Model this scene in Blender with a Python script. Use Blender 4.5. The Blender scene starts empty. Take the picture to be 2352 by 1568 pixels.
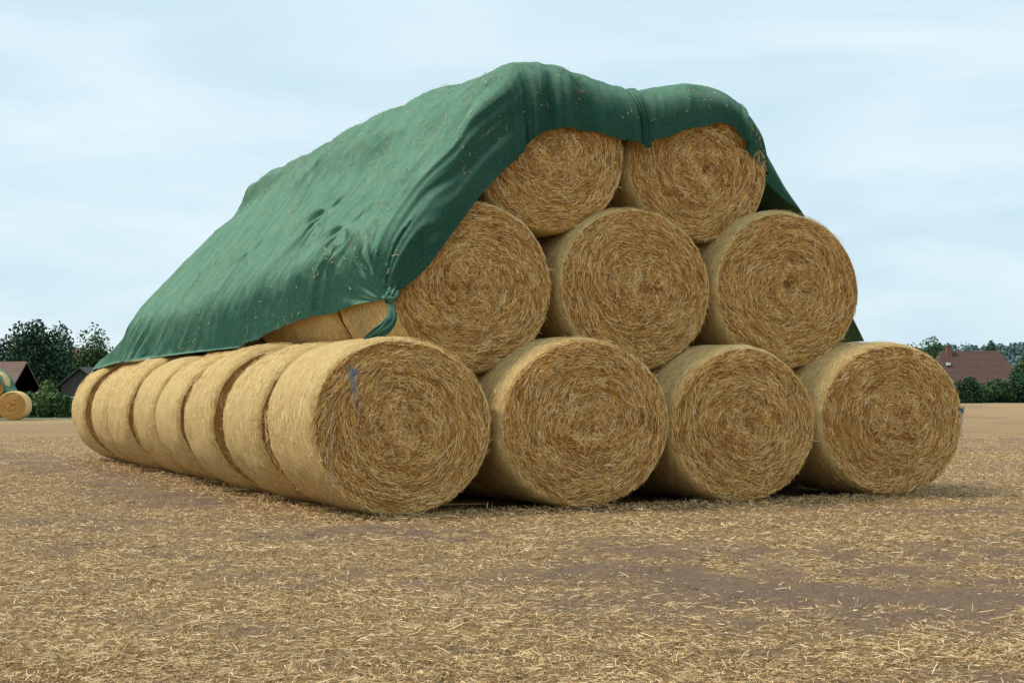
import bpy, math, random
import numpy as np
from mathutils import Vector, Matrix
rng=np.random.default_rng(7); random.seed(7)
S=bpy.context.scene; COL=S.collection
TH=math.radians(26); CS,SN=math.cos(TH),math.sin(TH); OX,OY=-0.912,12.35
def W(a,t,z):
    a=np.asarray(a,float);t=np.asarray(t,float);z=np.asarray(z,float)
    return np.stack(np.broadcast_arrays(OX+CS*a-SN*t, OY+SN*a+CS*t, z),-1)
TAB=rng.random((256,256))*2-1
def vn(x,y,s=0):
    x=np.asarray(x,float)+s*17.31; y=np.asarray(y,float)+s*9.77
    ix=np.floor(x).astype(int); iy=np.floor(y).astype(int); fx=x-ix; fy=y-iy
    fx=fx*fx*(3-2*fx); fy=fy*fy*(3-2*fy)
    a=TAB[ix%256,iy%256];b=TAB[(ix+1)%256,iy%256];c=TAB[ix%256,(iy+1)%256];d=TAB[(ix+1)%256,(iy+1)%256]
    return (a*(1-fx)+b*fx)*(1-fy)+(c*(1-fx)+d*fx)*fy
def rg(x,y,s=0): return 1-2*np.abs(vn(x,y,s))**.8      # ridged: sharp creases
def sst(a,b,x):
    t=np.clip((np.asarray(x,float)-a)/(b-a),0,1); return t*t*(3-2*t)
def nrm(v): return v/np.maximum(np.linalg.norm(v,axis=-1,keepdims=True),1e-9)

# ---------------------------------------------------------------- node helpers
class NT:
    def __init__(s,name):
        s.m=bpy.data.materials.new(name); s.m.use_nodes=True; s.t=s.m.node_tree; s.n=s.t.nodes; s.l=s.t.links
        s.b=s.n['Principled BSDF']; s.b.inputs['Roughness'].default_value=.85; s.b.inputs['Specular IOR Level'].default_value=.15
    def N(s,ty,**k):
        n=s.n.new(ty)
        for a,v in k.items(): setattr(n,a,v)
        return n
    def L(s,a,b): s.l.new(a,b)
    def noise(s,vec,scale,detail=4,rough=.6,dist=0):
        n=s.N('ShaderNodeTexNoise'); n.inputs['Scale'].default_value=scale; n.inputs['Detail'].default_value=detail
        n.inputs['Roughness'].default_value=rough; n.inputs['Distortion'].default_value=dist
        if vec is not None: s.L(vec,n.inputs['Vector'])
        return n.outputs['Fac']
    def ramp(s,fac,stops):
        r=s.N('ShaderNodeValToRGB'); e=r.color_ramp.elements
        while len(e)<len(stops): e.new(.5)
        for i,(p,c) in enumerate(stops):
            e[i].position=p; e[i].color=(c,c,c,1) if isinstance(c,(int,float)) else (*c,1)
        s.L(fac,r.inputs[0]); return r.outputs[0]
    def mix(s,f,a,b,mode='MIX'):
        m=s.N('ShaderNodeMix',data_type='RGBA',blend_type=mode)
        for sock,v in ((m.inputs[0],f),(m.inputs[6],a),(m.inputs[7],b)):
            if isinstance(v,(int,float)): sock.default_value=v
            elif isinstance(v,tuple): sock.default_value=(*v,1)
            else: s.L(v,sock)
        return m.outputs[2]
    def math(s,op,a,b=0.0):
        m=s.N('ShaderNodeMath',operation=op)
        for i,v in enumerate((a,b)):
            if isinstance(v,(int,float)): m.inputs[i].default_value=v
            else: s.L(v,m.inputs[i])
        return m.outputs[0]
    def obj(s): return s.N('ShaderNodeTexCoord').outputs['Object']
    def mapv(s,vec,sc):
        m=s.N('ShaderNodeMapping'); m.inputs['Scale'].default_value=sc; s.L(vec,m.inputs['Vector']); return m.outputs[0]
    def bump(s,h,strength,dist):
        b=s.N('ShaderNodeBump'); b.inputs['Strength'].default_value=strength; b.inputs['Distance'].default_value=dist
        s.L(h,b.inputs['Height']); s.L(b.outputs[0],s.b.inputs['Normal'])
    def col(s,c): s.L(c,s.b.inputs['Base Color'])

def mat_face():
    t=NT('bale_end_straw'); o=t.obj()
    sp=t.N('ShaderNodeSeparateXYZ'); t.L(o,sp.inputs[0])
    x=sp.outputs[0]; z=t.math('SUBTRACT',sp.outputs[2],.77)
    r=t.math('SQRT',t.math('ADD',t.math('ADD',t.math('MULTIPLY',x,x),t.math('MULTIPLY',z,z)),1e-4))
    cb=t.N('ShaderNodeCombineXYZ'); t.L(t.math('MULTIPLY',t.math('DIVIDE',x,r),3.2),cb.inputs[0])
    t.L(t.math('MULTIPLY',t.math('DIVIDE',z,r),3.2),cb.inputs[1]); t.L(t.math('MULTIPLY',r,60.),cb.inputs[2])
    n1=t.noise(cb.outputs[0],1.6,5,.7,.8); n2=t.noise(o,5,5,.65); n3=t.noise(o,90,3,.7)
    c=t.ramp(n1,[(.30,(.15,.054,.012)),(.5,(.58,.275,.068)),(.70,(.88,.53,.17))])
    c=t.mix(t.ramp(n2,[(.4,0.),(.7,.45)]),c,(.42,.18,.038)); c=t.mix(.35,c,t.ramp(n3,[(.3,(.18,.07,.016)),(.7,(.86,.53,.18))]))
    t.col(c); t.bump(t.math('ADD',n1,t.math('MULTIPLY',n3,.6)),1.,.03); return t.m
def mat_wrap():
    t=NT('bale_net_wrap'); o=t.obj()
    n1=t.noise(t.mapv(o,(.35,2.2,.35)),30,5,.75); n2=t.noise(o,3.2,5,.65); n3=t.noise(t.mapv(o,(.8,1.4,.8)),75,3,.8); n4=t.noise(t.mapv(o,(.5,3.5,.5)),5,4,.6)
    c=t.ramp(n1,[(.36,(.38,.21,.06)),(.5,(.80,.54,.205)),(.62,(.98,.79,.42))])
    c=t.mix(t.ramp(n2,[(.42,0.),(.66,.5)]),c,(.62,.35,.11)); c=t.mix(t.ramp(n4,[(.5,0.),(.7,.4)]),c,(.95,.77,.41))
    c=t.mix(.40,c,t.ramp(n3,[(.38,(.32,.17,.05)),(.5,(.78,.53,.20)),(.62,(.98,.83,.48))]))
    t.col(c); t.bump(t.math('ADD',n1,n3),1.,.018); return t.m
def mat_strand(name,stops,rough=.6):
    t=NT(name); g=t.N('ShaderNodeNewGeometry'); t.col(t.ramp(g.outputs['Random Per Island'],stops)); t.b.inputs['Roughness'].default_value=rough; return t.m
def mat_tarp():
    t=NT('green_tarp_cloth'); o=t.obj()
    n1=t.noise(o,1.1,5,.6); n2=t.noise(o,14,5,.7); n3=t.noise(o,60,3,.7); n4=t.noise(t.mapv(o,(1,1,.6)),3.2,6,.62,.5); n5=t.noise(o,36,4,.8); n6=t.noise(o,9,6,.75)
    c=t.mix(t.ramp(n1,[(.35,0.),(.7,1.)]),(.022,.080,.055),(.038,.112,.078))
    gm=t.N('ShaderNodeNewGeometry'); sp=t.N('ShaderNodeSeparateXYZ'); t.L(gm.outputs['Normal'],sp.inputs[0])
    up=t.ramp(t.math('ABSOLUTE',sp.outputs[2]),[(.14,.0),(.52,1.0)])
    lit_dust=t.mix(t.ramp(n4,[(.35,0.),(.70,1.)]),(.10,.232,.160),(.165,.325,.235)); lit_dust=t.mix(t.ramp(n2,[(.48,0.),(.70,.6)]),lit_dust,(.225,.295,.195))  # dust plus painted light: upward slopes paler, front drape left dark
    lit_dust=t.mix(t.ramp(n6,[(.52,0.),(.66,.5)]),lit_dust,(.21,.32,.22))
    c=t.mix(up,c,lit_dust)
    c=t.mix(t.ramp(n3,[(.56,0.),(.72,.35)]),c,(.25,.26,.16)); c=t.mix(t.ramp(n5,[(.62,0.),(.67,.75)]),c,(.15,.12,.06))
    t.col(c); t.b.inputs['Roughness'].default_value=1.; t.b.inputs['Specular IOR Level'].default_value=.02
    w=t.N('ShaderNodeTexWave'); w.inputs['Scale'].default_value=60; w.inputs['Distortion'].default_value=3; t.L(o,w.inputs['Vector'])
    rd=t.math('ABSOLUTE',t.math('SUBTRACT',n4,.5)); rd2=t.math('ABSOLUTE',t.math('SUBTRACT',n6,.5))
    t.bump(t.math('ADD',t.math('ADD',t.math('MULTIPLY',rd,-1.8),t.math('MULTIPLY',rd2,-.8)),t.math('ADD',t.math('MULTIPLY',n2,.5),t.math('ADD',t.math('MULTIPLY',n3,.25),t.math('MULTIPLY',w.outputs['Fac'],.05)))),.8,.04)
    return t.m
def mat_ground():
    t=NT('stubble_field_ground'); o=t.obj()
    at=t.N('ShaderNodeAttribute',attribute_name='litter'); fl=t.N('ShaderNodeAttribute',attribute_name='field')
    n1=t.noise(o,.5,5,.65); n2=t.noise(o,26,5,.75,.4); n3=t.noise(t.mapv(o,(1,.3,1)),60,3,.7); n4=t.noise(t.mapv(o,(.3,1,1)),70,3,.7); n5=t.noise(o,5,5,.7); n6=t.noise(t.mapv(o,(.15,1,1)),1.3,6,.75)
    soil=t.mix(t.ramp(n2,[(.3,0.),(.7,1.)]),(.17,.102,.068),(.35,.24,.17))
    straw=t.mix(t.ramp(n3,[(.4,0.),(.62,1.)]),(.27,.155,.066),(.62,.42,.185))
    straw=t.mix(t.ramp(n4,[(.5,0.),(.65,1.)]),straw,(.74,.52,.26))
    f=t.math('ADD',at.outputs['Fac'],t.math('MULTIPLY',t.math('SUBTRACT',n5,.5),1.5))
    c=t.mix(t.ramp(f,[(.15,.0),(.8,.9)]),soil,straw)
    c=t.mix(t.ramp(n1,[(.35,.0),(.7,.25)]),c,(.42,.27,.14))
    c=t.mix(t.ramp(n6,[(.42,.0),(.66,.45)]),c,(.26,.17,.105))
    vo=t.N('ShaderNodeTexVoronoi'); vo.inputs['Scale'].default_value=.009; t.L(o,vo.inputs['Vector'])
    sv=t.N('ShaderNodeSeparateColor'); t.L(vo.outputs['Color'],sv.inputs[0])
    far=t.ramp(sv.outputs[0],[(.0,(.08,.12,.07)),(.5,(.12,.17,.10)),(.62,(.15,.18,.10)),(.75,(.48,.40,.2))])
    c=t.mix(fl.outputs['Fac'],far,c); t.col(c); t.b.inputs['Roughness'].default_value=.95
    t.bump(t.math('ADD',n2,t.math('MULTIPLY',n3,.6)),1.,.05); return t.m
def mat_simple(name,c1,c2,scale=3,sc=(1,1,1),rough=.8,bmp=.3,bd=.02):
    t=NT(name); o=t.mapv(t.obj(),sc); n=t.noise(o,scale,5,.65); t.col(t.ramp(n,[(.3,c1),(.7,c2)])); t.b.inputs['Roughness'].default_value=rough
    t.bump(n,bmp,bd); return t.m
def mat_tiles():
    t=NT('brown_roof_tiles'); b=t.N('ShaderNodeTexBrick'); m=t.N('ShaderNodeMapping'); m.inputs['Scale'].default_value=(1.6,1.6,1.6); m.inputs['Rotation'].default_value=(math.radians(90),0,0)
    t.L(t.obj(),m.inputs['Vector']); t.L(m.outputs[0],b.inputs['Vector'])
    b.inputs['Color1'].default_value=(.20,.115,.09,1); b.inputs['Color2'].default_value=(.15,.088,.07,1); b.inputs['Mortar'].default_value=(.03,.02,.017,1); b.inputs['Mortar Size'].default_value=.05
    b.inputs['Scale'].default_value=1; t.col(b.outputs['Color']); return t.m

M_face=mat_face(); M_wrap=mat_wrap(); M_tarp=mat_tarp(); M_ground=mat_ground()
M_st=mat_strand('straw_stalks',[(0,(.15,.052,.012)),(.22,(.54,.25,.058)),(.58,(.90,.54,.165)),(.85,(.97,.71,.31)),(1,(.98,.86,.55))],.45)
M_st2=mat_strand('wrapped_straw_stalks',[(0,(.34,.18,.055)),(.4,(.80,.54,.20)),(1,(.98,.84,.50))])
M_gs=mat_strand('ground_straw_stalks',[(0,(.16,.087,.04)),(.35,(.42,.26,.11)),(.7,(.67,.455,.21)),(1,(.88,.71,.43))],.5)
M_deb=mat_strand('dry_debris_stalks',[(0,(.08,.05,.02)),(.5,(.26,.18,.07)),(1,(.6,.48,.24))])
M_twine=mat_simple('blue_twine',(.06,.19,.40),(.14,.32,.56),30)

# ---------------------------------------------------------------- mesh helpers
def qmesh(name,V,F,mats,mi=None,smooth=True):
    V=np.ascontiguousarray(V,dtype=np.float32).reshape(-1,3); F=np.ascontiguousarray(F,dtype=np.int32)
    me=bpy.data.meshes.new(name); me.vertices.add(len(V)); me.vertices.foreach_set('co',V.ravel())
    me.loops.add(F.size); me.loops.foreach_set('vertex_index',F.ravel())
    me.polygons.add(len(F)); me.polygons.foreach_set('loop_start',np.arange(len(F),dtype=np.int32)*4)
    for m in mats: me.materials.append(m)
    if mi is not None: me.polygons.foreach_set('material_index',np.asarray(mi,dtype=np.int32))
    me.polygons.foreach_set('use_smooth',np.full(len(F),smooth)); me.update(calc_edges=True); return me
def grid_faces(nu,nv,wrap=False):
    i=np.arange(nu if wrap else nu-1)[:,None]; j=np.arange(nv-1)[None,:]; i2=(i+1)%nu
    return np.stack([i*nv+j,i2*nv+j,i2*nv+j+1,i*nv+j+1],-1).reshape(-1,4)
def strands(C,D,Nn,L,Wd,bend=.05):
    n=len(C); D=nrm(D); Sd=nrm(np.cross(D,Nn)); L=np.broadcast_to(L,(n,))[:,None]; Wd=np.broadcast_to(Wd,(n,))[:,None]
    bv=(Sd*rng.normal(0,1,(n,1))+nrm(Nn)*rng.normal(0,.5,(n,1)))*bend*L
    V=np.empty((n,3,2,3))
    for k,(s,b,w) in enumerate(((-.5,0,.7),(0,1,1.),(.5,0,.6))):
        P=C+D*s*L+bv*b; V[:,k,0]=P-Sd*Wd*w/2; V[:,k,1]=P+Sd*Wd*w/2
    base=(np.arange(n)*6)[:,None,None]; q=np.array([[0,2,3,1],[2,4,5,3]])
    return V.reshape(-1,3),(base+q[None]).reshape(-1,4)
def add(name,me,parent=None,loc=(0,0,0),rotz=0,**props):
    o=bpy.data.objects.new(name,me); COL.objects.link(o); o.location=loc; o.rotation_euler=(0,0,rotz)
    if parent: o.parent=parent
    for k,v in props.items(): o[k]=v
    return o
def merge(parts):
    Vs=[];Fs=[];Ms=[];b=0
    for V,F,m in parts:
        Vs.append(V.reshape(-1,3));Fs.append(F+b);Ms.append(np.full(len(F),m));b+=len(Vs[-1])
    return np.concatenate(Vs),np.concatenate(Fs),np.concatenate(Ms)
def tube(pts,rad,n=6):
    pts=np.array(pts,float); rad=np.broadcast_to(rad,(len(pts),)); T=nrm(np.gradient(pts,axis=0)); V=[]
    for p,t,r in zip(pts,T,rad):
        u=np.cross(t,(0.31,.9,.2)); u/=np.linalg.norm(u); v=np.cross(t,u)
        a=np.arange(n)/n*2*math.pi; V.append(p+r*(np.cos(a)[:,None]*u+np.sin(a)[:,None]*v))
    V=np.array(V); nv=len(pts); V=V.transpose(1,0,2)
    return V.reshape(-1,3),grid_faces(n,nv,True)

# ---------------------------------------------------------------- hay bales
LB=1.31
def bale_meshes(w,h,seed,nface=0,nside=0,flat=True,rim=1.0):
    """local: axis +Y, front end at y=0, base z=0, centre z=h"""
    s=seed*3.7; na=128; ang=np.arange(na)/na*2*math.pi
    e=[(-.006,1-.07*rim),(0.0,1-.054*rim),(.014*rim,1-.036*rim),(.040*rim,1-.020*rim),(.085*rim,1-.007*rim),(.13*rim,.999)]
    pr=np.array(e+[(y,1.0) for y in np.linspace(.13*rim+.05,LB-.13*rim-.05,16)]+[(LB-y,r) for y,r in e[::-1]])
    A,Y=np.meshgrid(ang,pr[:,0],indexing='ij'); R=np.broadcast_to(pr[:,1],A.shape).copy()
    lo=1+.014*np.sin(2*A+s)+.012*np.sin(3*A+2*s)+.010*vn(np.cos(A)*2.5+20,np.sin(A)*2.5+Y*1.5+30,seed)+.006*vn(A*9,Y*6,seed+3)+.005*vn(np.cos(A)*12+40,Y*9+np.sin(A)*12+50,seed+4)
    bl=1+.010*np.sin(np.clip(Y/LB,0,1)*math.pi)
    X=w*R*lo*bl*np.cos(A)*.99; Z=h+h*R*lo*bl*np.sin(A)*.99
    if flat: Z=np.maximum(Z,0.0)
    V=np.stack([X,Y,Z],-1); parts=[(V,grid_faces(na,len(pr),True)[:,::-1],0)]
    re=1-.07*rim
    if nside:
        n=nside; a=rng.random(n)*2*math.pi; y=rng.random(n)*(LB-.04)+.02
        edge_=np.interp(np.minimum(y,LB-y)/rim,[0,.04,.085,.14],[1-.054*rim,1-.02*rim,1-.007*rim,1.0])
        C=np.stack([w*edge_*np.cos(a),y,h+h*edge_*np.sin(a)],-1)
        Nn=nrm(np.stack([np.cos(a)/w,0*a,np.sin(a)/h],-1)); C+=Nn*rng.uniform(-.005,.005,(n,1))
        T=np.stack([-w*np.sin(a),0*a,h*np.cos(a)],-1); D=nrm(T)+rng.normal(0,.30,(n,3))*np.array([.3,1,.3])
        D=D-Nn*np.sum(D*Nn,-1,keepdims=True)+Nn*rng.normal(0,.03,(n,1))
        ok=C[:,2]>.05
        Vv,Ff=strands(C[ok],D[ok],Nn[ok]+rng.normal(0,.35,(ok.sum(),3)),rng.uniform(.02,.07,ok.sum()),rng.uniform(.0028,.0052,ok.sum()),.03)
        parts.append((Vv,Ff,1))
        n=int(nside*.03); a=rng.random(n)*2*math.pi; y=np.where(rng.random(n)<.5,.02,LB-.02)
        C=np.stack([w*.96*np.cos(a),y,h+h*.96*np.sin(a)],-1); Nn=nrm(rng.normal(0,1,(n,3)))
        D=nrm(np.stack([np.cos(a),-.4+0*a,np.sin(a)],-1)+rng.normal(0,.8,(n,3))); ok=C[:,2]>.08
        Vv,Ff=strands(C[ok],D[ok],Nn[ok],rng.uniform(.03,.09,ok.sum()),.003,.06); parts.append((Vv,Ff,1))
    V,F,mi=merge(parts); wrap=qmesh('net_wrap',V,F,[M_wrap,M_st2],mi)
    cxo,czo=.05*math.sin(seed*2.3),.05*math.cos(seed*1.7); hd=.07+.03*math.sin(seed*3)
    def groove(A,r): return vn(r*17+A/6.283*1.0,np.cos(A)*1.6+7,seed+6)+.5*vn(r*37,np.sin(A)*3+7,seed+7)
    def yf(A,r):
        c,sn=np.cos(A),np.sin(A); rc=np.sqrt((r*c-cxo)**2+(r*sn-czo)**2)
        b=-.035*(1-r**2)+.028*vn(c*r*3+9,sn*r*3+9,seed+1)+.016*vn(c*r*11+9,sn*r*11+9,seed+5)-.009*groove(A,r)
        b=b+hd*np.exp(-(rc/.09)**2)-.05*np.exp(-((rc-.19)/.09)**2)*(.5+vn(A*1.3,r*3,seed))
        return b*sst(re+.005,re-.11,r)
    def face(front,ns):
        nr=52; r=np.linspace(.004,re+.005,nr); A,R=np.meshgrid(ang,r,indexing='ij')
        lo=1+.014*np.sin(2*A+s)+.012*np.sin(3*A+2*s)
        y=yf(A,R)
        Y=y if front else LB-y
        X=w*R*lo*.99*np.cos(A); Z=np.maximum(h+h*R*lo*.99*np.sin(A),.002)
        V=np.stack([X,Y,Z],-1); F=grid_faces(na,nr,True); F=F if front else F[:,::-1]; parts=[(V,F,0)]
        if ns:
            n=ns; r=np.sqrt(rng.random(n))*(re+.01); a=rng.random(n)*2*math.pi
            n2=ns//9; r[:n2]=np.abs(rng.normal(0,.17,n2))
            kp=rng.random(n)<.64+.38*groove(a,r)+.35*vn(np.cos(a)*r*6,np.sin(a)*r*6,seed+12); r=r[kp]; a=a[kp]; n=len(r)
            y=yf(a,r)-rng.random(n)**2*.026-.001
            C=np.stack([w*r*np.cos(a),y,h+h*r*np.sin(a)],-1)
            T=np.stack([-w*np.sin(a),0*a,h*np.cos(a)],-1); R2=np.stack([np.cos(a),0*a,np.sin(a)],-1)
            dev=rng.normal(0,1,n)*(.21+1.5*np.exp(-(r/.30)**2)+.9*(rng.random(n)<.13))+.40*vn(np.cos(a)*r*4,np.sin(a)*r*4,seed+9)
            D=nrm(T)*np.cos(dev)[:,None]+R2*np.sin(dev)[:,None]; D[:,1]+=rng.normal(0,.15,n)
            Nn=np.zeros((n,3)); Nn[:,1]=-1; Nn+=rng.normal(0,.6,(n,3))
            L=(.022+.095*rng.random(n)**1.5)*(1+.9*(rng.random(n)<.07)); L=np.minimum(L,.09+.4*r)
            ok=(C[:,2]>.03); Vv,Ff=strands(C[ok],D[ok],Nn[ok],L[ok],rng.uniform(.0020,.0048,ok.sum()),.07)
            Vv[:,2]=np.maximum(Vv[:,2],.004); parts.append((Vv,Ff,1))
        V,F,mi=merge(parts); return qmesh('straw_face',V,F,[M_face,M_st],mi)
    return wrap,face(True,nface),face(False,0)
def place_bale(ms,a,t,z,rot=0,scale=1,label='',group='round straw bales in the covered stack',world=None):
    e=bpy.data.objects.new('hay_bale',None); COL.objects.link(e); e.empty_display_size=.3
    p=W(a,t,z) if world is None else world; e.location=tuple(p); e.rotation_euler=(0,0,TH+rot if world is None else rot); e.scale=(scale,)*3 if not isinstance(scale,tuple) else scale
    e['label']=label; e['category']='hay bale'; e['group']=group
    add('net_wrap',ms[0],e); add('straw_face',ms[1],e); add('straw_face',ms[2],e)
    return e
g=lambda:rng.normal()
front=[ # a,t,zbase,w,h,label,rot,yscale
 (0,0,0,.85,.757,'golden round straw bale with blue twine hanging on its end',0,.90),
 (1.75,0.0,0,.878,.772,'wide golden round straw bale standing on bare soil',-.01,1),
 (3.44,.02,0,.835,.738,'slightly shorter round straw bale with ragged pale end',-.02,1),
 (5.20,0,0,.90,.775,'round straw bale at the corner with blue twine knot',-.03,1),
 (.87,.53,1.21,.83,.785,'round straw bale in the second tier half under the tarp',0,1),
 (2.59,.55,1.235,.85,.787,'middle round straw bale of the second tier',-.01,1),
 (4.33,.53,1.25,.88,.81,'round straw bale at the end of the second tier',-.03,1),
 (1.73,.66,2.51,.815,.765,'top tier straw bale with the tarp hem over it',0,1),
 (3.46,.80,2.50,.825,.775,'top tier straw bale under the drooping green tarp',-.02,1)]
FB=[]
for i,(a,t,z,w,h,lab,ro,ys) in enumerate(front):
    ms=bale_meshes(w,h,i+1,26000,5600 if i==0 else 4000,flat=(i<4),rim=.9)
    FB.append(place_bale(ms,a,t,z,rot=ro,label=lab,scale=(1,ys,1)))
var=[bale_meshes(.84,.757,20+k,4500,4600,rim=1.25) for k in range(5)]
lab0='round straw bale in net wrap, one of the long ground row'
k=0
AJ=[0,-.02,-.05,-.03,.01,.0,.03,.0]; HJ=[1,1.0,1.02,.995,.985,1.005,.985,1.01]; TJ=[0,.0,.0,.02,.0,.02,.0,.02]
def row(a,z,t0,n,pitch,sc=1.0,lab=lab0,jit=.03,rj=.018,first=False,drift=0):
    global k
    for j in range(1,n):
        k+=1
        if first: place_bale(var[(j*2)%5],a+AJ[j],t0+j*pitch+TJ[j],z,rot=rj*g(),scale=(HJ[j],.80+.01*g(),HJ[j]),label=lab)
        else: place_bale(var[(k*2+k//5)%5],a+jit*g()+drift*max(0,j-3)/3,t0+j*pitch+.02*g(),z,rot=rj*g(),scale=(sc*(1+.012*g()),1+.02*g(),sc*(1+.012*g())),label=lab)
row(0,0,0,8,1.47,rj=.018,first=True); row(1.74,0,0,3,1.45); row(3.42,0,0,3,1.45); row(5.17,0,0,8,1.46)
l2='round straw bale of the second tier covered by green tarp'
row(.87,1.22,.53,7,1.42,.985,l2,.01); row(2.58,1.235,.55,3,1.42,1,l2,.01); row(4.3,1.24,.53,7,1.42,1,l2,.01)
l3='round straw bale of the top tier covered by green tarp'
row(1.72,2.51,.66,7,1.30,.93,l3,.01,drift=.22); row(3.44,2.5,.80,7,1.30,.93,l3,.01,drift=.1)

def twine(parent,lines,r=.0015):
    parts=[]
    for pts in lines:
        pts=np.array(pts,float); n=26; s=np.linspace(0,len(pts)-1,n); P=np.stack([np.interp(s,range(len(pts)),pts[:,c]) for c in range(3)],-1)
        P[1:-1]+=rng.normal(0,.005,(n-2,3)); V,F=tube(P,r,5); parts.append((V,F,0))
    V,F,mi=merge(parts); add('twine',qmesh('twine',V,F,[M_twine]),parent,label='frayed blue baling twine')
tl=[]
for q in range(5):
    x0=-.46+.015*g(); tl.append([(x0,-.045,1.24+.02*g()),(-.46+.015*g(),-.06,1.18),(-.45+.035*g(),-.07,1.05+.04*g()),(-.44+.04*g(),-.07,.90+.10*g())])
for q in range(5): tl.append([(-.46,-.065,1.2),(-.46+.04*g(),-.08,1.21+.03*g()),(-.46+.03*g(),-.075,1.17+.03*g())])
tl.append([(-.72,-.03,.88),(-.64,-.055,.84),(-.66,-.055,.5),(-.64,-.04,.15)])
twine(FB[0],tl)
tl=[]
for q in range(8): tl.append([(.82,-.02,.86),(.82+.04*g(),-.04,.87+.03*g()),(.83+.02*g(),-.03,.81+.035*g())])
tl.append([(.84,-.02,.86),(.85,-.02,.7),(.84,-.02,.55)])
twine(FB[3],tl,.0022)

# ---------------------------------------------------------------- tarp
def cr(P,n):
    P=np.array(P,float); m=len(P); s=np.linspace(0,m-1-1e-6,n); i=s.astype(int); f=(s-i)[:,None]
    g_=lambda k:P[np.clip(k,0,m-1)]
    a,b,c,d=g_(i-1),g_(i),g_(i+1),g_(i+2)
    return .5*((2*b)+(-a+c)*f+(2*a-5*b+4*c-d)*f*f+(-a+3*b-3*c+d)*f**3)
cols=[((0,1.84),(.05,.45,1.85)),((.04,2.33),(.14,.42,1.92)),((.35,2.82),(.36,.41,2.10)),((.72,3.32),(.64,.41,2.45)),((.98,3.75),(.95,.44,2.83)),
 ((1.28,4.03),(1.34,.50,3.20)),((1.55,4.12),(1.50,.52,3.38)),((1.85,4.12),(1.80,.53,3.48)),((2.25,4.04),(2.3,.55,3.45)),((2.62,3.97),(2.68,.58,3.40)),
 ((3.0,4.03),(3.0,.62,3.52)),((3.44,4.12),(3.44,.66,3.66)),((3.8,4.05),(3.80,.68,3.69)),((4.08,3.90),(4.00,.72,3.46)),((4.36,3.66),(4.22,.84,3.26)),((4.70,3.31),(4.62,1.02,3.06)),
 ((5.10,2.92),(5.08,1.22,2.88)),((5.60,2.25),(5.57,1.34,2.22)),((6.04,1.60),(6.02,1.42,1.60))]
NU=520
sec=cr([c[0] for c in cols],NU); hem=cr([c[1] for c in cols],NU); U=np.linspace(0,len(cols)-1,NU)
nf=34; NBk=400; tb=np.linspace(0,1,NBk)
lt=[.5,1.6,2.5,3.8,4.8,7.2,8.8,10,11.2]; la=[.02,.0,-.04,-.10,-.14,-.26,-.35,-.41,-.60]; lz=[1.84,1.77,1.76,1.62,1.48,1.43,1.43,1.43,1.30]
T=np.zeros((NU,nf+NBk,3))
t_end=9.98+1.05*sst(.8,0,U)
offE=.24+.10*sst(3.5,6,U)
for i in range(NU):
    H=np.array([hem[i,0],hem[i,1],hem[i,2]]); E=np.array([sec[i,0],hem[i,1]+offE[i],sec[i,1]])
    Cn=np.array([sec[i,0]*.7+hem[i,0]*.3,hem[i,1]-.01,sec[i,1]+.01])
    s=np.linspace(0,1,nf,endpoint=False)[:,None]; h1=H+.66*(Cn-H); h2=E+.72*(Cn-E)
    T[i,:nf]=(1-s)**3*H+3*(1-s)**2*s*h1+3*(1-s)*s*s*h2+s**3*E
    tt=E[1]+(t_end[i]-E[1])*tb; T[i,nf:,0]=sec[i,0]; T[i,nf:,1]=tt; T[i,nf:,2]=sec[i,1]
u=U[:,None]; tt=T[:,:,1].copy()
da=np.interp(tt,lt,la); dz=np.interp(tt,lt,lz)-1.84
wl=np.clip(1-u/3.0,0,1)**1.35; far=sst(.9,2.2,tt)
T[:,:,0]+=wl*da*far; T[:,:,2]+=wl*dz*far
bk=np.zeros((NU,nf+NBk),bool); bk[:,nf:]=True
ph=(tt-.66)/1.30
sag=np.abs(np.cos(math.pi*ph))**4
ridge=np.exp(-((u-6.5)/3.5)**2)
T[:,:,2]+=-np.where(bk,1,0)*.04*sag*ridge*sst(1.4,2.2,tt)*sst(10.2,8.5,tt)+.11*ridge*sst(1.0,3,tt)-.07*sst(8.9,10.1,tt)*sst(2.,4,u)*sst(12,9,u)
rc=sst(4.2,9.8,tt)
T[:,:,0]+=rc*(.13*np.exp(-((u-2.4)/1.2)**2)+.20*np.exp(-((u-4.3)/1.3)**2)); T[:,:,2]-=rc*.24*np.exp(-((u-4.4)/1.0)**2)
T[:,:,2]+=.025*vn(tt*.6+3,u*.5,5)*sst(1.2,2,tt)*sst(0,1.5,u)*sst(9.5,8,tt)
low=np.exp(-((u-1.5)/.9)**2)*np.cos(2*math.pi*(tt-.53)/1.42-2.9)*.02*sst(1,2,tt)*sst(8,5,tt); T[:,:,0]-=low
N=nrm(np.cross(np.gradient(T,axis=1),np.gradient(T,axis=0)))
N=N*np.sign(N[NU//2,nf+20,2])
D=np.zeros((NU,nf+NBk))
jj=np.arange(nf+NBk)[None,:]
vfront=np.clip(1-jj/(nf*1.5),0,1)
wf=sst(3.5,5,u)*sst(15.5,13,u); wq=sst(4.6,5.2,u)*sst(8.6,7.4,u)
D+=wf*vfront*(.022*vn(u*1.5,vfront*1.1,2)+.012*rg(u*3.2+vfront,vfront*1.2,3)+.005*vn(u*11,vfront*2,4))
D+=wq*vfront**2.4*(.046*np.sin(u*6.6+1.4*vn(u*1.1,vfront,6))+.016*np.sin(u*15+2*vn(u*2,vfront,7)))
D+=.022*np.exp(-((u-5.5)/.3)**2)*sst(1.8,.8,tt)
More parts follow.
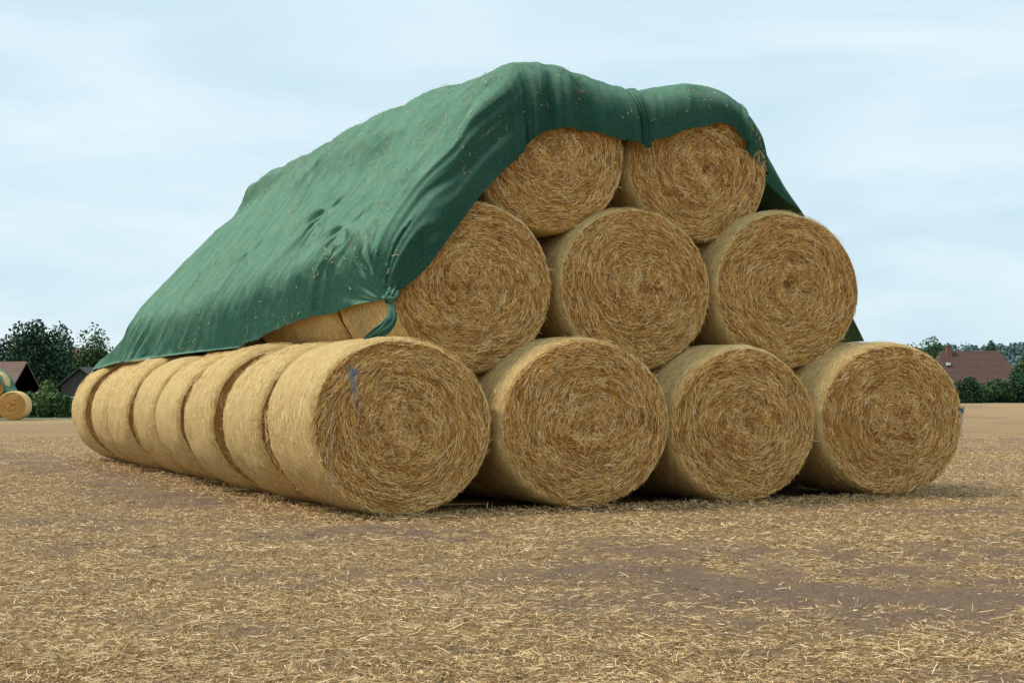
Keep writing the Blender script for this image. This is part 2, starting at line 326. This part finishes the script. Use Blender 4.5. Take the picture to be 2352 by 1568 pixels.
D+=.035*np.exp(-((u-12.7)/.14)**2)*sst(1.7,.7,tt)-.035*np.exp(-((u-13.0)/.12)**2)*sst(1.6,.7,tt)+.025*np.exp(-((u-13.7)/.2)**2)*sst(1.9,.8,tt)
D+=-.035*np.exp(-((u-9.15)/.22)**2)*sst(1.9,.6,tt)+.02*np.exp(-((u-8.75)/.16)**2)*sst(1.6,.6,tt)
q=np.where(jj<nf,jj/nf,1+(tt-(hem[:,1]+offE)[:,None])/.45)
wk=sst(6.0,4.2,u)*sst(.0,.9,u)*np.exp(-(np.maximum(q-.8,0)/1.5)**2)*sst(.02,.2,q)
wq2=q+.22*vn(u*.8,q*.8,50)+.07*(u-2)
D+=wk*(.016*np.sin(wq2*9.5)+.014*rg(wq2*4.6,u*.4,51)+.009*rg(wq2*9.,u*.7,52)+.012)
dk=np.sqrt((tt-.5)**2+(T[:,:,2]-1.84)**2+(T[:,:,0]-.04)**2); phi=np.arctan2(T[:,:,2]-1.80,tt-.42)
kf=np.exp(-dk/.65)
D+=(.032*np.sin(phi*8+.5+vn(phi*2,dk,1))+.026*np.sin(phi*17+2+vn(phi*3,dk,5))+.016*np.sin(phi*31+2*vn(phi*4,dk*2,3)))*kf*sst(.0,.35,dk)*np.where(jj<nf,.15,1)
wob=tt+.35*vn(tt*.7,u*.9,8)+.16*u+.10*vn(tt*2.2,u*1.7,18)
wlow=sst(3.8,.5,u)*sst(.9,2.,tt)*(.35+.65*sst(-.3,.5,vn(tt*.55,u*.2,19)))
D+=wlow*(.030*vn(wob*2.3,u*.35,9)+.022*rg(wob*3.0,u*.4,10)+.012*rg(wob*7,u*.6,11))*sst(10.6,9.6,tt)
mid=sst(.8,1.8,tt)
wa=tt*.75+u*.42+.4*vn(tt*.6,u*.6,30); wb=tt*.75-u*.35+.4*vn(tt*.7,u*.5,31)
D+=mid*(.014*vn(tt*1.2+.2*u,u*.7,12)+.005*rg(wa*2.2,(u-tt)*.5,13)*sst(-.1,.5,vn(tt*.5,u*.5,40))+.005*rg(wb*2.4,(u+tt)*.5,20)*sst(-.1,.5,vn(tt*.5,u*.6,41))+.0035*vn(tt*7,u*3,21)+.0025*vn(tt*16,u*7,14))
for tc,uc,am in ((3.3,2.3,.05),(2.1,1.7,.03),(5.6,1.9,.03),(7.6,2.2,.025)):
    p2=np.arctan2((u-uc)*.5,(tt-tc)); d2=np.sqrt(((u-uc)*.5)**2+(tt-tc)**2)
    D+=am*np.sin(p2*8+vn(p2*2,d2*2,3))*np.exp(-d2/.5)*sst(0,.25,d2)*sst(uc+.5,uc-.1,u)
D+=.03*np.exp(-(((u-3.9)*.5)**2+(tt-5.0)**2)/.015)-.02*np.exp(-(((u-3.6)*.5)**2+(tt-5.1)**2)/.02)
T+=N*D[...,None]
pk=np.exp(-(dk/.20)**2)[...,None]; K=np.array([.03,.42,1.84]); T=T*(1-.6*pk)+K*.6*pk
T[:,:,2]+=sst(1.0,0,u)*(.04*vn(tt*1.7,0*u,15)+.02*vn(tt*5,0*u,22))*sst(.9,1.4,tt)
hw=(np.clip(1-jj/nf,0,1)**1.5)
T[:,:,2]+=hw*wf*(.018*vn(u*2.2,0*tt,16)+.008*vn(u*9,0*tt,17))
for (ca,cz,w_,h_,t0,dr) in ((0,.757,.85,.77,.05,0),(.87,1.995,.85,.81,.46,0),(1.73,3.275,.80,.765,.60,.24),(3.46,3.275,.85,.80,.74,0),(4.33,2.06,.89,.82,.6,0),(5.20,.775,.91,.79,.1,0)):
    cc=ca+dr*sst(4.5,8.5,T[...,1]); ww=w_-(.05*sst(4.5,8.5,T[...,1]) if dr else 0)
    dx=(T[...,0]-cc)/(ww+.015); dz_=(T[...,2]-cz)/(h_+.015); rr=np.sqrt(dx*dx+dz_*dz_); ins=(rr<1)&(T[...,1]>t0); f=np.where(ins,1/np.maximum(rr,.3),1)
    f=1+(f-1)*sst(t0-.001,t0+.10,T[...,1])
    T[...,0]=cc+(T[...,0]-cc)*f; T[...,2]=cz+(T[...,2]-cz)*f
ra=np.sqrt(((T[...,0]-.87)/.85)**2+((T[...,2]-1.995)/.81)**2)
T[...,1]=np.where((ra<1.0)&(T[...,1]<.62)&(T[...,1]>.30),np.minimum(T[...,1],.455),T[...,1])
rear=np.zeros((NU,14,3)); L_=T[:,-1]
for j in range(14):
    s=(j+1)/14; rear[:,j]=L_+np.stack([.12*s*sst(6,4,U)+.02*np.sin(U*6),.06*np.sqrt(s)*sst(0,2,U)+.03*np.sin(U*5)*s,-s*.9*sst(1.0,5,U)*sst(18,13,U)-.03*s],-1)
T=np.concatenate([T,rear],1)
WT=W(T[...,0],T[...,1],T[...,2]); nv=WT.shape[1]
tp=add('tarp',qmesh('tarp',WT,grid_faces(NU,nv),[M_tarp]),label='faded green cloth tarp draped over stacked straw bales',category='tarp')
iu=int(9.25/(len(cols)-1)*(NU-1)); js=np.arange(0,nf+12); nw=17; strip=np.zeros((nw,len(js),3))
for q_ in range(nw):
    f=q_/(nw-1)-.5; ii=int(iu+f*9)
    P=T[ii,js].copy(); off=.008+.034*(1-(2*f)**2)**.5*(1 if f<.2 else .5)+.008*math.sin(q_*1.5)
    if q_==nw-1: off=-.02
    P+=N[ii,js]*off; P[0:5,2]-=.045*(1-(2*f)**4)*np.array([1,.8,.6,.3,.1]); P[:,0]+=.012*np.sin(js*.25); strip[q_]=P
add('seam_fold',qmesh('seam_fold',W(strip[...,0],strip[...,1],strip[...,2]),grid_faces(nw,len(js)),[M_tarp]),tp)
def twist(pts,rad,tw,lob,n=36,sub=50,fl=.6,dep=.3):
    P=cr(pts,sub); r=np.interp(np.linspace(0,1,sub),np.linspace(0,1,len(rad)),rad); Tn=nrm(np.gradient(P,axis=0)); V=np.zeros((n,sub,3))
    for j in range(sub):
        uu=np.cross(Tn[j],(0,1,.2)); uu/=np.linalg.norm(uu); vv=np.cross(Tn[j],uu); a=np.arange(n)/n*2*math.pi
        R=r[j]*(1+dep*np.cos(lob*a+tw*j/sub)+.12*np.cos((lob*2+1)*a-tw*j/sub)); V[:,j]=P[j]+R[:,None]*(np.cos(a)[:,None]*uu+fl*np.sin(a)[:,None]*vv)
    return V,grid_faces(n,sub,True)
V,F=twist([(.12,.46,1.96),(.06,.40,1.88),(.02,.37,1.84),(.01,.36,1.80)],[.03,.05,.040,.016],3,6,n=60,dep=.35); V2,F2=twist([(-.03,.41,1.86),(.02,.33,1.838),(.07,.38,1.85)],[.012,.026,.012],4,3)
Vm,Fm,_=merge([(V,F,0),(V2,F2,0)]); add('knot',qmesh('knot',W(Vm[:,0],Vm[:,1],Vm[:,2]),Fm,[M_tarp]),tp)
V,F=twist([(.015,.37,1.83),(.03,.32,1.75),(.01,.28,1.66),(-.06,.25,1.59),(-.16,.21,1.54),(-.28,.18,1.49)],[.014,.024,.038,.046,.036,.003],3,5,n=80,fl=.30,dep=.45)
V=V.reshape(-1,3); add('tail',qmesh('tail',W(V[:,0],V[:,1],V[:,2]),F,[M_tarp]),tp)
Nw=nrm(np.cross(np.gradient(WT,axis=1),np.gradient(WT,axis=0))); Nw*=np.sign(Nw[NU//2,nf+20,2])
n=20000; ui=(rng.random(n)**.9*NU*.66).astype(int).clip(0,NU-1); ji=(nf*.2+rng.random(n)*(nf+NBk-nf*.2-2)).astype(int)
keep=((vn(ui*.045,ji*.05,21)+.8*rng.random(n))>.32)&((ji>nf)|(rng.random(n)<.35)); ui=ui[keep]; ji=ji[keep]; n=len(ui)
C=WT[ui,ji]+Nw[ui,ji]*.006+rng.normal(0,.008,(n,3)); D3=rng.normal(0,1,(n,3)); D3-=Nw[ui,ji]*np.sum(D3*Nw[ui,ji],-1,keepdims=True)
V,F=strands(C,D3,Nw[ui,ji]+rng.normal(0,.2,(n,3)),.012+.055*rng.random(n)**2.2,rng.uniform(.004,.010,n),.12)
add('loose_straw',qmesh('loose_straw',V,F,[M_deb]),kind='stuff',label='loose straw bits scattered on the green tarp',category='straw')

# ---------------------------------------------------------------- ground
def edge(x): return 105+.35*x
def hz(x,y):
    x=np.asarray(x,float); y=np.asarray(y,float)
    z=-.85*sst(28,100,y)*sst(15,-25,x)
    z=z-2.2*sst(0,70,y-edge(x)-8)
    z=z+sst(330,1100,y)*(23*sst(-100,200,x)+7)+3*vn(x/160,y/160,31)*sst(250,600,y)
    d=np.hypot(x,y)
    near=sst(40,20,d); a=(x-OX)*CS+(y-OY)*SN; t=-(x-OX)*SN+(y-OY)*CS
    ins=sst(-1.6,-1.0,a)*sst(7,6.3,a)*sst(-.5,-.15,t)*sst(12.5,12.0,t)
    return z+near*(1-ins)*(.022*vn(x*.8,y*.8,32)+.018*vn(x*3.1,y*3.1,33)+.012*vn(x*8,y*8,34)-.008)
def litter(x,y):
    a=(x-OX)*CS+(y-OY)*SN; t=-(x-OX)*SN+(y-OY)*CS
    p=.76+.16*vn(x*.45,y*.45,41)+.20*vn(x*1.3,y*1.3,42)+.26*vn(x*3.6,y*3.6,43)+.30*vn(x*8,y*8,44)
    p=p+.10*sst(0,-2,x)*sst(9,6,y)-.30*sst(-2.2,-1.4,a)*sst(-.6,-1.0,a)*sst(0,1,t)
    for cx,cy,rx,ry,am in ((1.6,8.0,1.7,1.2,.68),(-1.0,10.9,1.0,.5,.42),(4.3,13.2,1.2,.5,.42),(3.0,9.6,1.4,.6,.38),(1.9,6.9,.9,.5,.3)):
        p=p-am*np.exp(-((x-cx)/rx)**2-((y-cy)/ry)**2)*(1+.5*vn(x*2.4,y*2.4,47))
    return np.clip(p,0.08,1)
def axis(lo,hi,st,far,neg):
    c=list(np.arange(lo,hi,st)); s=st; v=hi
    while v<far: c.append(v); s*=1.13; v+=s
    c.append(far); s=st; v=lo
    while v>neg: s*=1.13; v-=s; c.insert(0,v)
    return np.array(c)
gx=axis(-12,12,.09,3200,-3200); gy=axis(3,24,.09,3500,-300)
X,Y=np.meshgrid(gx,gy,indexing='ij'); Z=hz(X,Y)
me=qmesh('ground',np.stack([X,Y,Z],-1),grid_faces(len(gx),len(gy)),[M_ground])
at=me.attributes.new('litter','FLOAT','POINT'); at.data.foreach_set('value',litter(X,Y).ravel().astype(np.float32))
at=me.attributes.new('field','FLOAT','POINT'); at.data.foreach_set('value',sst(4,-2,Y-edge(X)+3*vn(X/9,Y/9,3)).ravel().astype(np.float32))
add('ground',me,kind='structure')
def gstraw(n,y0,y1,lmin,lmax,wmul,tilt):
    y=y0*(y1/y0)**rng.random(n); x=(rng.random(n)*2-1)*(.44*y+.6)
    a=(x-OX)*CS+(y-OY)*SN; t=-(x-OX)*SN+(y-OY)*CS
    ok=~((a>-.75)&(a<5.95)&(t>.05)&(t<12))&(rng.random(n)<litter(x,y)**1.7)
    x=x[ok];y=y[ok]; n=len(x); th=math.pi*rng.random(n)*.8+2.2*vn(x*1.4,y*1.4,48)
    D=np.stack([np.cos(th),np.sin(th),rng.normal(0,tilt,n)],-1); L=rng.uniform(lmin,lmax,n)*(.6+.8*rng.random(n))
    C=np.stack([x,y,hz(x,y)+.004+rng.random(n)**2*.024],-1); C[:,2]+=np.abs(D[:,2])*L*.4
    Nn=np.stack([rng.normal(0,.8,n),rng.normal(0,.8,n),np.ones(n)],-1)
    return strands(C,D,Nn,L,(.0022+.00019*y)*wmul*rng.uniform(.6,1.3,n),.08)
P=[(*gstraw(500000,4.3,34,.012,.05,1.,.14),0),(*gstraw(60000,4.3,26,.04,.095,1.,.15),0),(*gstraw(20000,4.3,30,.02,.05,.9,1.6),0)]
V,F,mi=merge(P); add('straw_litter',qmesh('straw_litter',V,F,[M_gs]),kind='stuff',label='dry straw litter and stubble on brown soil',category='straw')
n=14000; side=rng.random(n)<.5
a=np.where(side,rng.random(n)*7.2-.9,-.50+rng.normal(0,.16,n)); t=np.where(side,.02+rng.normal(0,.13,n),rng.random(n)*12)
D=np.stack([rng.normal(0,1,n),rng.normal(0,1,n),rng.normal(0,.35,n)],-1)
C=W(a,t,0); C[:,2]=hz(C[:,0],C[:,1])+.01+rng.random(n)**2*.04
V,F=strands(C,D,np.stack([rng.normal(0,.5,n),rng.normal(0,.5,n),np.ones(n)],-1),rng.uniform(.03,.10,n),.0045,.08)
add('fallen_straw',qmesh('fallen_straw',V,F,[M_gs]),kind='stuff',label='fallen straw gathered at the foot of the bales',category='straw')
wv=[]
for i in range(30):
    y=4.6*(20/4.6)**rng.random(); x=(rng.random()*2-1)*.36*y; a=(x-OX)*CS+(y-OY)*SN; t=-(x-OX)*SN+(y-OY)*CS
    if -.9<a<6.2 and t>-.1: continue
    m=10; D=np.stack([rng.normal(0,.7,m),rng.normal(0,.7,m),np.abs(rng.normal(.7,.4,m))],-1); C=np.array([x,y,float(hz(x,y))+.012])+rng.normal(0,.025,(m,3))*np.array([1,1,.2])
    wv.append((*strands(C,D,rng.normal(0,1,(m,3)),rng.uniform(.02,.045,m),.005,.15),0))
V,F,mi=merge(wv); add('weeds',qmesh('weeds',V,F,[mat_strand('weed_leaves',[(0,(.07,.09,.03)),(1,(.18,.22,.09))])]),kind='stuff',label='tiny green weeds sprouting in the stubble',category='weeds')

# ---------------------------------------------------------------- trees, bushes
def leafmat(n,d,m,l): return mat_strand(n,[(0,d),(.5,m),(1,l)],.7)
LM={'dark':leafmat('dark_leaves',(.014,.036,.020),(.030,.068,.035),(.065,.12,.055)),
 'mid':leafmat('green_leaves',(.03,.06,.024),(.06,.115,.042),(.12,.19,.07)),
 'light':leafmat('pale_green_leaves',(.05,.08,.025),(.12,.18,.06),(.21,.28,.11)),
 'far':leafmat('hazy_far_leaves',(.085,.14,.15),(.12,.19,.19),(.15,.22,.21)),  # bluish air haze painted into the leaf colours
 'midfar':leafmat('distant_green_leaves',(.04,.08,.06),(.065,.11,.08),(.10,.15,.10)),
 'purple':leafmat('copper_leaves',(.012,.012,.018),(.025,.027,.032),(.045,.05,.05))}
M_bark=mat_simple('tree_bark',(.05,.035,.022),(.11,.08,.05),8,(1,1,.3))
def crown(cx,cy,cz,rx,rz,nl,ls,ncl=16,base=0.0):
    c=nrm(rng.normal(0,1,(ncl,3)))*rng.uniform(.2,.58,(ncl,1))*np.array([rx,rx,rz]); c=np.vstack([c,[[0,0,0]]])
    r=rng.uniform(.30,.52,(ncl+1,1))*np.array([[rx,rx,rz]]); k=rng.integers(0,ncl+1,nl)
    d=nrm(rng.normal(0,1,(nl,3)))*(rng.random((nl,1))**.35); P=c[k]+d*r[k]
    for ax,R in ((0,rx),(1,rx),(2,rz)):
        lo_,hi_=np.percentile(P[:,ax],[.2,99.8]); P[:,ax]=(P[:,ax]-(lo_+hi_)/2)*(2*R/(hi_-lo_))
    P+=np.array([cx,cy,cz]); P=P[P[:,2]>base]; nl=len(P)
    D=nrm(rng.normal(0,1,(nl,3))); Nn=nrm(rng.normal(0,1,(nl,3))); sz=rng.uniform(.6,1.4,nl)*ls
    return strands(P,D,Nn,sz,sz*.7,.1)
def tree(px,Yd,top,wpx,kind,label,nl=5200,ls=.24,bot=None,trunk=.25):
    x=(px-1176)/3400*Yd; g0=float(hz(x,Yd)); zt=1.06+(896-top)/3400*Yd; rx=wpx/3400*Yd/2; h=zt-g0
    e=bpy.data.objects.new('tree',None); COL.objects.link(e); e.location=(x,Yd,g0); e['label']=label; e['category']='tree'
    zc=h*(trunk+1)/2; rz=h*(1-trunk)/2
    V,F=crown(0,0,zc,rx,rz,nl,ls,ncl=26); add('crown',qmesh('crown',V,F,[LM[kind]],smooth=False),e)
    parts=[]; V,F=tube([(0,0,-.2),(.05,0,h*trunk*.6),(0,.05,h*trunk*1.3),(0,0,h*.8)],[.03*h,.022*h,.015*h,.008*h],8); parts.append((V,F,0))
    for q in range(5):
        an=q*1.3; z0=h*(trunk+.08*q); V,F=tube([(0,0,z0),(math.cos(an)*rx*.3,math.sin(an)*rx*.3,z0+rz*.2),(math.cos(an)*rx*.55,math.sin(an)*rx*.55,z0+rz*.4)],[.016*h,.01*h,.004*h],6); parts.append((V,F,0))
    V,F,mi=merge(parts); add('trunk',qmesh('trunk',V,F,[M_bark]),e)
def bush(px,Yd,top,wpx,kind,label,nl=2200,ls=.17):
    x=(px-1176)/3400*Yd; g0=float(hz(x,Yd)); zt=1.06+(896-top)/3400*Yd; rx=wpx/3400*Yd/2; h=zt-g0
    V,F=crown(0,0,h*.45,rx,h*.55,nl,ls,ncl=14,base=0.02); V2,F2=tube([(0,0,-.1),(.03,0,h*.3),(0,0,h*.6)],[.07,.05,.02],6)
    V,F,mi=merge([(V,F,0),(V2,F2,1)]); add('bush',qmesh('bush',V,F,[LM[kind],M_bark],mi,False),None,(x,Yd,g0),label=label,category='bush')
tree(93,135,744,150,'dark','dense dark green broadleaf tree beside a timber shed',26000,.22,trunk=.03)
tree(50,150,776,76,'dark','dark green tree next to a red roofed barn',9000,trunk=.03)
tree(5,156,782,96,'purple','copper leaved tree behind a farm building',12000,trunk=.03)
tree(208,140,757,92,'mid','airy mid green tree behind a timber shed',9000,.2,trunk=.05)
tree(152,165,808,52,'dark','small dark tree between farm buildings',4500)
tree(255,155,800,60,'dark','dark green tree hidden behind the straw stack',3000)
bush(98,106,876,88,'light','pale green willow bush at the field edge',8500)
bush(150,105,905,50,'mid','leafy green bush at the field edge',4600)
bush(185,108,912,48,'mid','low green bush at the field edge',4400)
bush(66,112,900,34,'mid','green bush beside the barn',2800)
bush(225,112,900,60,'dark','low green bush at the field edge',2000)
for px,top,w,kd,n in ((2194,900,46,'mid',0),(2222,868,72,'dark',0),(2262,886,60,'mid',0),(2290,872,56,'mid',0),(2324,890,56,'mid',0),(2358,856,74,'dark',0),(2410,870,60,'mid',0),(2120,880,60,'mid',0),(2155,884,50,'dark',0)):
    bush(px,edge((px-1176)/3400*125)+1+8*rng.random(),top,w,kd,'dense green hedge bush along the stubble field',7000,.17)
tree(2145,235,778,72,'mid','round green tree behind the tiled house',9000,.3,trunk=.04)
tree(2100,240,792,60,'mid','green tree behind the tiled house',4000,.3)
tree(2278,265,786,52,'dark','dark green tree behind the tiled house',6500,.32,trunk=.04)
tree(2232,330,800,30,'midfar','small tree behind the tiled house',2000,.34,trunk=.1)
tree(2352,150,812,56,'mid','tall green shrub like tree beside the house',8500,.2,trunk=.03)
tree(2395,170,806,70,'dark','dark tree beside the tiled house',4000,.28,trunk=.1)
for i in range(14):
    px=330+i*125+rng.normal()*20
    tree(px,180+rng.random()*60,845+rng.normal()*8,80,'mid','green tree in the hedgerow behind the stack',1800,.42,trunk=.12)
P=[]
for i in range(520):
    x=-300+i*2.6+rng.normal()*3; y=900+150*vn(i*.05,1,51)+rng.normal()*24; z=float(hz(x,y)); r=2.2+1.9*rng.random()
    P.append((*crown(x,y,z+r*.6,r*1.6,r*(.8+.4*rng.random()),110,2.0,ncl=6),0))
for i in range(430):
    y=430+rng.random()**.8*430; x=(.245+rng.random()*.17)*y; z=float(hz(x,y))
    if vn(x/60,y/60,61)<-.15: continue
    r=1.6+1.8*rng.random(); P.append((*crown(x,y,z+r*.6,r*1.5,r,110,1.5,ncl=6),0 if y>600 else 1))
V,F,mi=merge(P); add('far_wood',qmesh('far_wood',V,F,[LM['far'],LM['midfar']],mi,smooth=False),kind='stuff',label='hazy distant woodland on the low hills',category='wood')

# ---------------------------------------------------------------- buildings
M_tile=mat_tiles(); M_red=mat_simple('weathered_brown_tiles',(.13,.08,.06),(.21,.135,.105),2,(1,1,6)); M_wood=mat_simple('dark_timber',(.045,.040,.038),(.11,.095,.085),4,(6,6,.5))
M_brick=mat_simple('brick_wall',(.18,.09,.06),(.28,.15,.10),6); M_plast=mat_simple('pale_render',(.45,.42,.36),(.55,.52,.46),4); M_glass=mat_simple('window_glass',(.03,.04,.05),(.06,.07,.08),2,rough=.15); M_frame=mat_simple('white_paint',(.7,.7,.68),(.8,.8,.78),5)
def bx(x0,x1,y0,y1,z0,z1):
    V=np.array([(x,y,z) for x in (x0,x1) for y in (y0,y1) for z in (z0,z1)],float)
    return V,np.array([[0,1,3,2],[4,6,7,5],[0,4,5,1],[2,3,7,6],[0,2,6,4],[1,5,7,3]])
def house(name,px0,px1,Yd,eave,ridge,depth,hip,mw,mr,label,cat,rot=0,chim=None,gable_front=False):
    x0=(px0-1176)/3400*Yd; x1=(px1-1176)/3400*Yd; cx=(x0+x1)/2; w=(x1-x0)/2; g0=float(hz(cx,Yd+depth/2))-.1
    ze=1.06+(896-eave)/3400*Yd-g0; zr=1.06+(896-ridge)/3400*(Yd+(0 if gable_front else depth/2))-g0
    e=bpy.data.objects.new(name,None); COL.objects.link(e); e.location=(cx,Yd,g0); e.rotation_euler=(0,0,rot); e['label']=label; e['category']=cat
    i=.35; V,F=bx(-w+i,w-i,i,depth-i,0,ze-.02)
    if gable_front:
        V2=np.array([(-w+i,i,ze-.02),(w-i,i,ze-.02),(0,i,zr-.25),(0,i,zr-.25),(-w+i,depth-i,ze-.02),(w-i,depth-i,ze-.02),(0,depth-i,zr-.25),(0,depth-i,zr-.25)])
        V,F,_=merge([(V,F,0),(V2,np.array([[0,1,2,3],[5,4,7,6]]),0)])
    elif hip<.3:
        V2=np.array([(-w+i,i,ze-.02),(-w+i,depth-i,ze-.02),(-w+i,depth/2,zr-.25),(-w+i,depth/2,zr-.25),(w-i,i,ze-.02),(w-i,depth-i,ze-.02),(w-i,depth/2,zr-.25),(w-i,depth/2,zr-.25)])
        V,F,_=merge([(V,F,0),(V2,np.array([[1,0,2,3],[4,5,6,7]]),0)])
    add('wall',qmesh('wall',V,F,[mw],smooth=False),e)
    th=.16
    if gable_front: top=np.array([(-w,0,ze),(-w,depth,ze),(0,depth,zr),(0,0,zr),(w,depth,ze),(w,0,ze)]); Fs=[[0,3,2,1],[3,5,4,2]]
    else: top=np.array([(-w,0,ze),(w,0,ze),(w,depth,ze),(-w,depth,ze),(-w+hip,depth/2,zr),(w-hip,depth/2,zr)]); Fs=[[0,1,5,4],[2,3,4,5]]
    V=np.vstack([top,top-np.array([0,0,th])]); n=len(top); me=bpy.data.meshes.new('roof'); fl=[tuple(f) for f in Fs]
    if not gable_front: fl+= [(3,0,4),(1,2,5)]
    fl+=[tuple(n+q for q in reversed(f)) for f in fl]
    bd=[0,1,2,4,5,3] if gable_front else [0,1,2,3]
    fl+=[(bd[q],bd[(q+1)%len(bd)],n+bd[(q+1)%len(bd)],n+bd[q]) for q in range(len(bd))]
    me.from_pydata([tuple(v) for v in V],[],fl); me.materials.append(mr); me.update(); ro=add('roof',me,e)
    if chim is not None:
        cxp=(chim-1176)/3400*Yd-cx; V,F=bx(cxp-.35,cxp+.35,depth/2-.9,depth/2-.3,zr-1.6,zr+.55); V2,F2=bx(cxp-.42,cxp+.42,depth/2-.97,depth/2-.23,zr+.55,zr+.67)
        V,F,_=merge([(V,F,0),(V2,F2,0)]); add('chimney',qmesh('chimney',V,F,[M_brick],smooth=False),ro)
        V,F=bx(cxp-.75,cxp-.3,depth*.25-.1,depth*.25+.3,ze+(zr-ze)*.55,ze+(zr-ze)*.55+.35); add('roof_window',qmesh('roof_window',V,F,[M_frame],smooth=False),ro)
    for wx in (-w*.5,w*.45):
        win=bpy.data.objects.new('window',None); COL.objects.link(win); win.parent=e; win.location=(wx,i,max(ze*.5,.9))
        V,F=bx(-.45,.45,-.02,.03,-.5,.5); add('pane',qmesh('pane',V,F,[M_glass],smooth=False),win)
        ps=[(*bx(-.52,.52,-.05,.02,.5,.57),0),(*bx(-.52,.52,-.05,.02,-.57,-.5),0),(*bx(-.52,-.45,-.05,.02,-.5,.5),0),(*bx(.45,.52,-.05,.02,-.5,.5),0),(*bx(-.03,.03,-.045,-.021,-.5,.5),0)]
        V,F,_=merge(ps); add('frame',qmesh('frame',V,F,[M_frame],smooth=False),win)
    V,F=bx(-.5,.5,i-.04,i+.02,.05,min(2.05,ze-.1)); add('door',qmesh('door',V,F,[M_wood],smooth=False),e)
    return e
house('house',2146,2360,190,880,806,9,2.2,M_plast,M_tile,'low house with a brown tiled hip roof and chimney','house',chim=2200)
house('barn',-150,24,118,898,830,8,.0,M_brick,M_red,'old barn with a weathered brown tiled roof','barn')
house('shed',128,236,120,886,842,6,0,M_wood,M_wood,'dark timber gabled shed with weathered boards','shed',gable_front=True)
house('farmhouse',135,185,172,830,798,8,.6,M_brick,M_red,'farmhouse with a brown tiled roof showing between trees','house')

# ---------------------------------------------------------------- second stack
vs=bale_meshes(.78,.765,60,1800,200)
def gb(x,y): return (x,y,float(hz(x,y)))
grp='round straw bales in the far stack'
for px,lab in ((28,'straw bale at the foot of the distant covered stack'),(-45,'straw bale at the foot of the distant covered stack')):
    place_bale(vs,0,0,0,rot=.1,label=lab,group=grp,world=gb((px-1176)/3400*93,93),scale=1.2)
zz=float(hz(-32,93))
place_bale(vs,0,0,0,rot=.1,label='upper straw bale of the distant stack under a green tarp',group=grp,world=((-22-1176)/3400*93,93.2,zz+1.45),scale=1.1)
x0=(-34-1176)/3400*93
sec2=cr([(x0-2.6,zz+3.7),(x0-1.6,zz+4.0),(x0-.8,zz+3.8),(x0-.05,zz+3.40),(x0+.55,zz+3.15),(x0+1.02,zz+2.65),(x0+1.30,zz+2.0),(x0+1.45,zz+1.75)],60)
Vg=np.zeros((60,30,3)); yy=np.linspace(93.0,96,30)
for j in range(30): Vg[:,j,0]=sec2[:,0]-.012*j+.02*np.sin(j*.9); Vg[:,j,1]=yy[j]+.06*np.sin(np.arange(60)*.5); Vg[:,j,2]=sec2[:,1]+.03*vn(np.arange(60)*.3,j*.4+0*np.arange(60),3)
Vg[:,0,2]-=.3; Vg[:,1,2]-=.08; add('tarp',qmesh('tarp',Vg,grid_faces(60,30),[M_tarp]),label='green tarp over a small distant straw stack',category='tarp')

# ---------------------------------------------------------------- world, sun, camera
sd=Vector((-.58,-.08,.80)).normalized()
w=bpy.data.worlds.new('World'); S.world=w; w.use_nodes=True; nt=w.node_tree; n=nt.nodes; l=nt.links; bg=n['Background']
sky=n.new('ShaderNodeTexSky'); sky.sky_type='NISHITA'; sky.sun_disc=False; sky.sun_elevation=math.asin(sd.z); sky.sun_rotation=math.atan2(sd.x,sd.y); sky.air_density=1.0; sky.dust_density=1.5
tc=n.new('ShaderNodeTexCoord'); mp=n.new('ShaderNodeMapping'); mp.inputs['Scale'].default_value=(1,1,5.0); mp.inputs['Rotation'].default_value=(0,.10,0); l.new(tc.outputs['Generated'],mp.inputs['Vector'])
no=n.new('ShaderNodeTexNoise'); no.inputs['Scale'].default_value=3.0; no.inputs['Detail'].default_value=6; no.inputs['Roughness'].default_value=.52; no.inputs['Distortion'].default_value=.35; l.new(mp.outputs[0],no.inputs['Vector'])
rp=n.new('ShaderNodeValToRGB'); rp.color_ramp.elements[0].position=.34; rp.color_ramp.elements[0].color=(5.7,7.5,8.55,1); rp.color_ramp.elements[1].position=.68; rp.color_ramp.elements[1].color=(7.8,9.1,9.55,1); l.new(no.outputs['Fac'],rp.inputs[0])
mx=n.new('ShaderNodeMix'); mx.data_type='RGBA'; mx.inputs[0].default_value=.9; l.new(sky.outputs[0],mx.inputs[6]); l.new(rp.outputs[0],mx.inputs[7]); l.new(mx.outputs[2],bg.inputs['Color']); bg.inputs['Strength'].default_value=.111
ld=bpy.data.lights.new('sun','SUN'); ld.energy=2.9; ld.angle=math.radians(10); ld.color=(1,.93,.82); lo=bpy.data.objects.new('sun',ld); COL.objects.link(lo); lo.rotation_euler=sd.to_track_quat('Z','Y').to_euler()
cd=bpy.data.cameras.new('camera'); cd.lens=52.04; cd.sensor_width=36; cd.clip_end=8000; cam=bpy.data.objects.new('camera',cd); COL.objects.link(cam); cam.location=(0,0,1.06); cam.rotation_euler=(math.radians(91.886),0,0); S.camera=cam
S.view_settings.view_transform='Standard'; S.view_settings.look='None'; S.view_settings.exposure=0
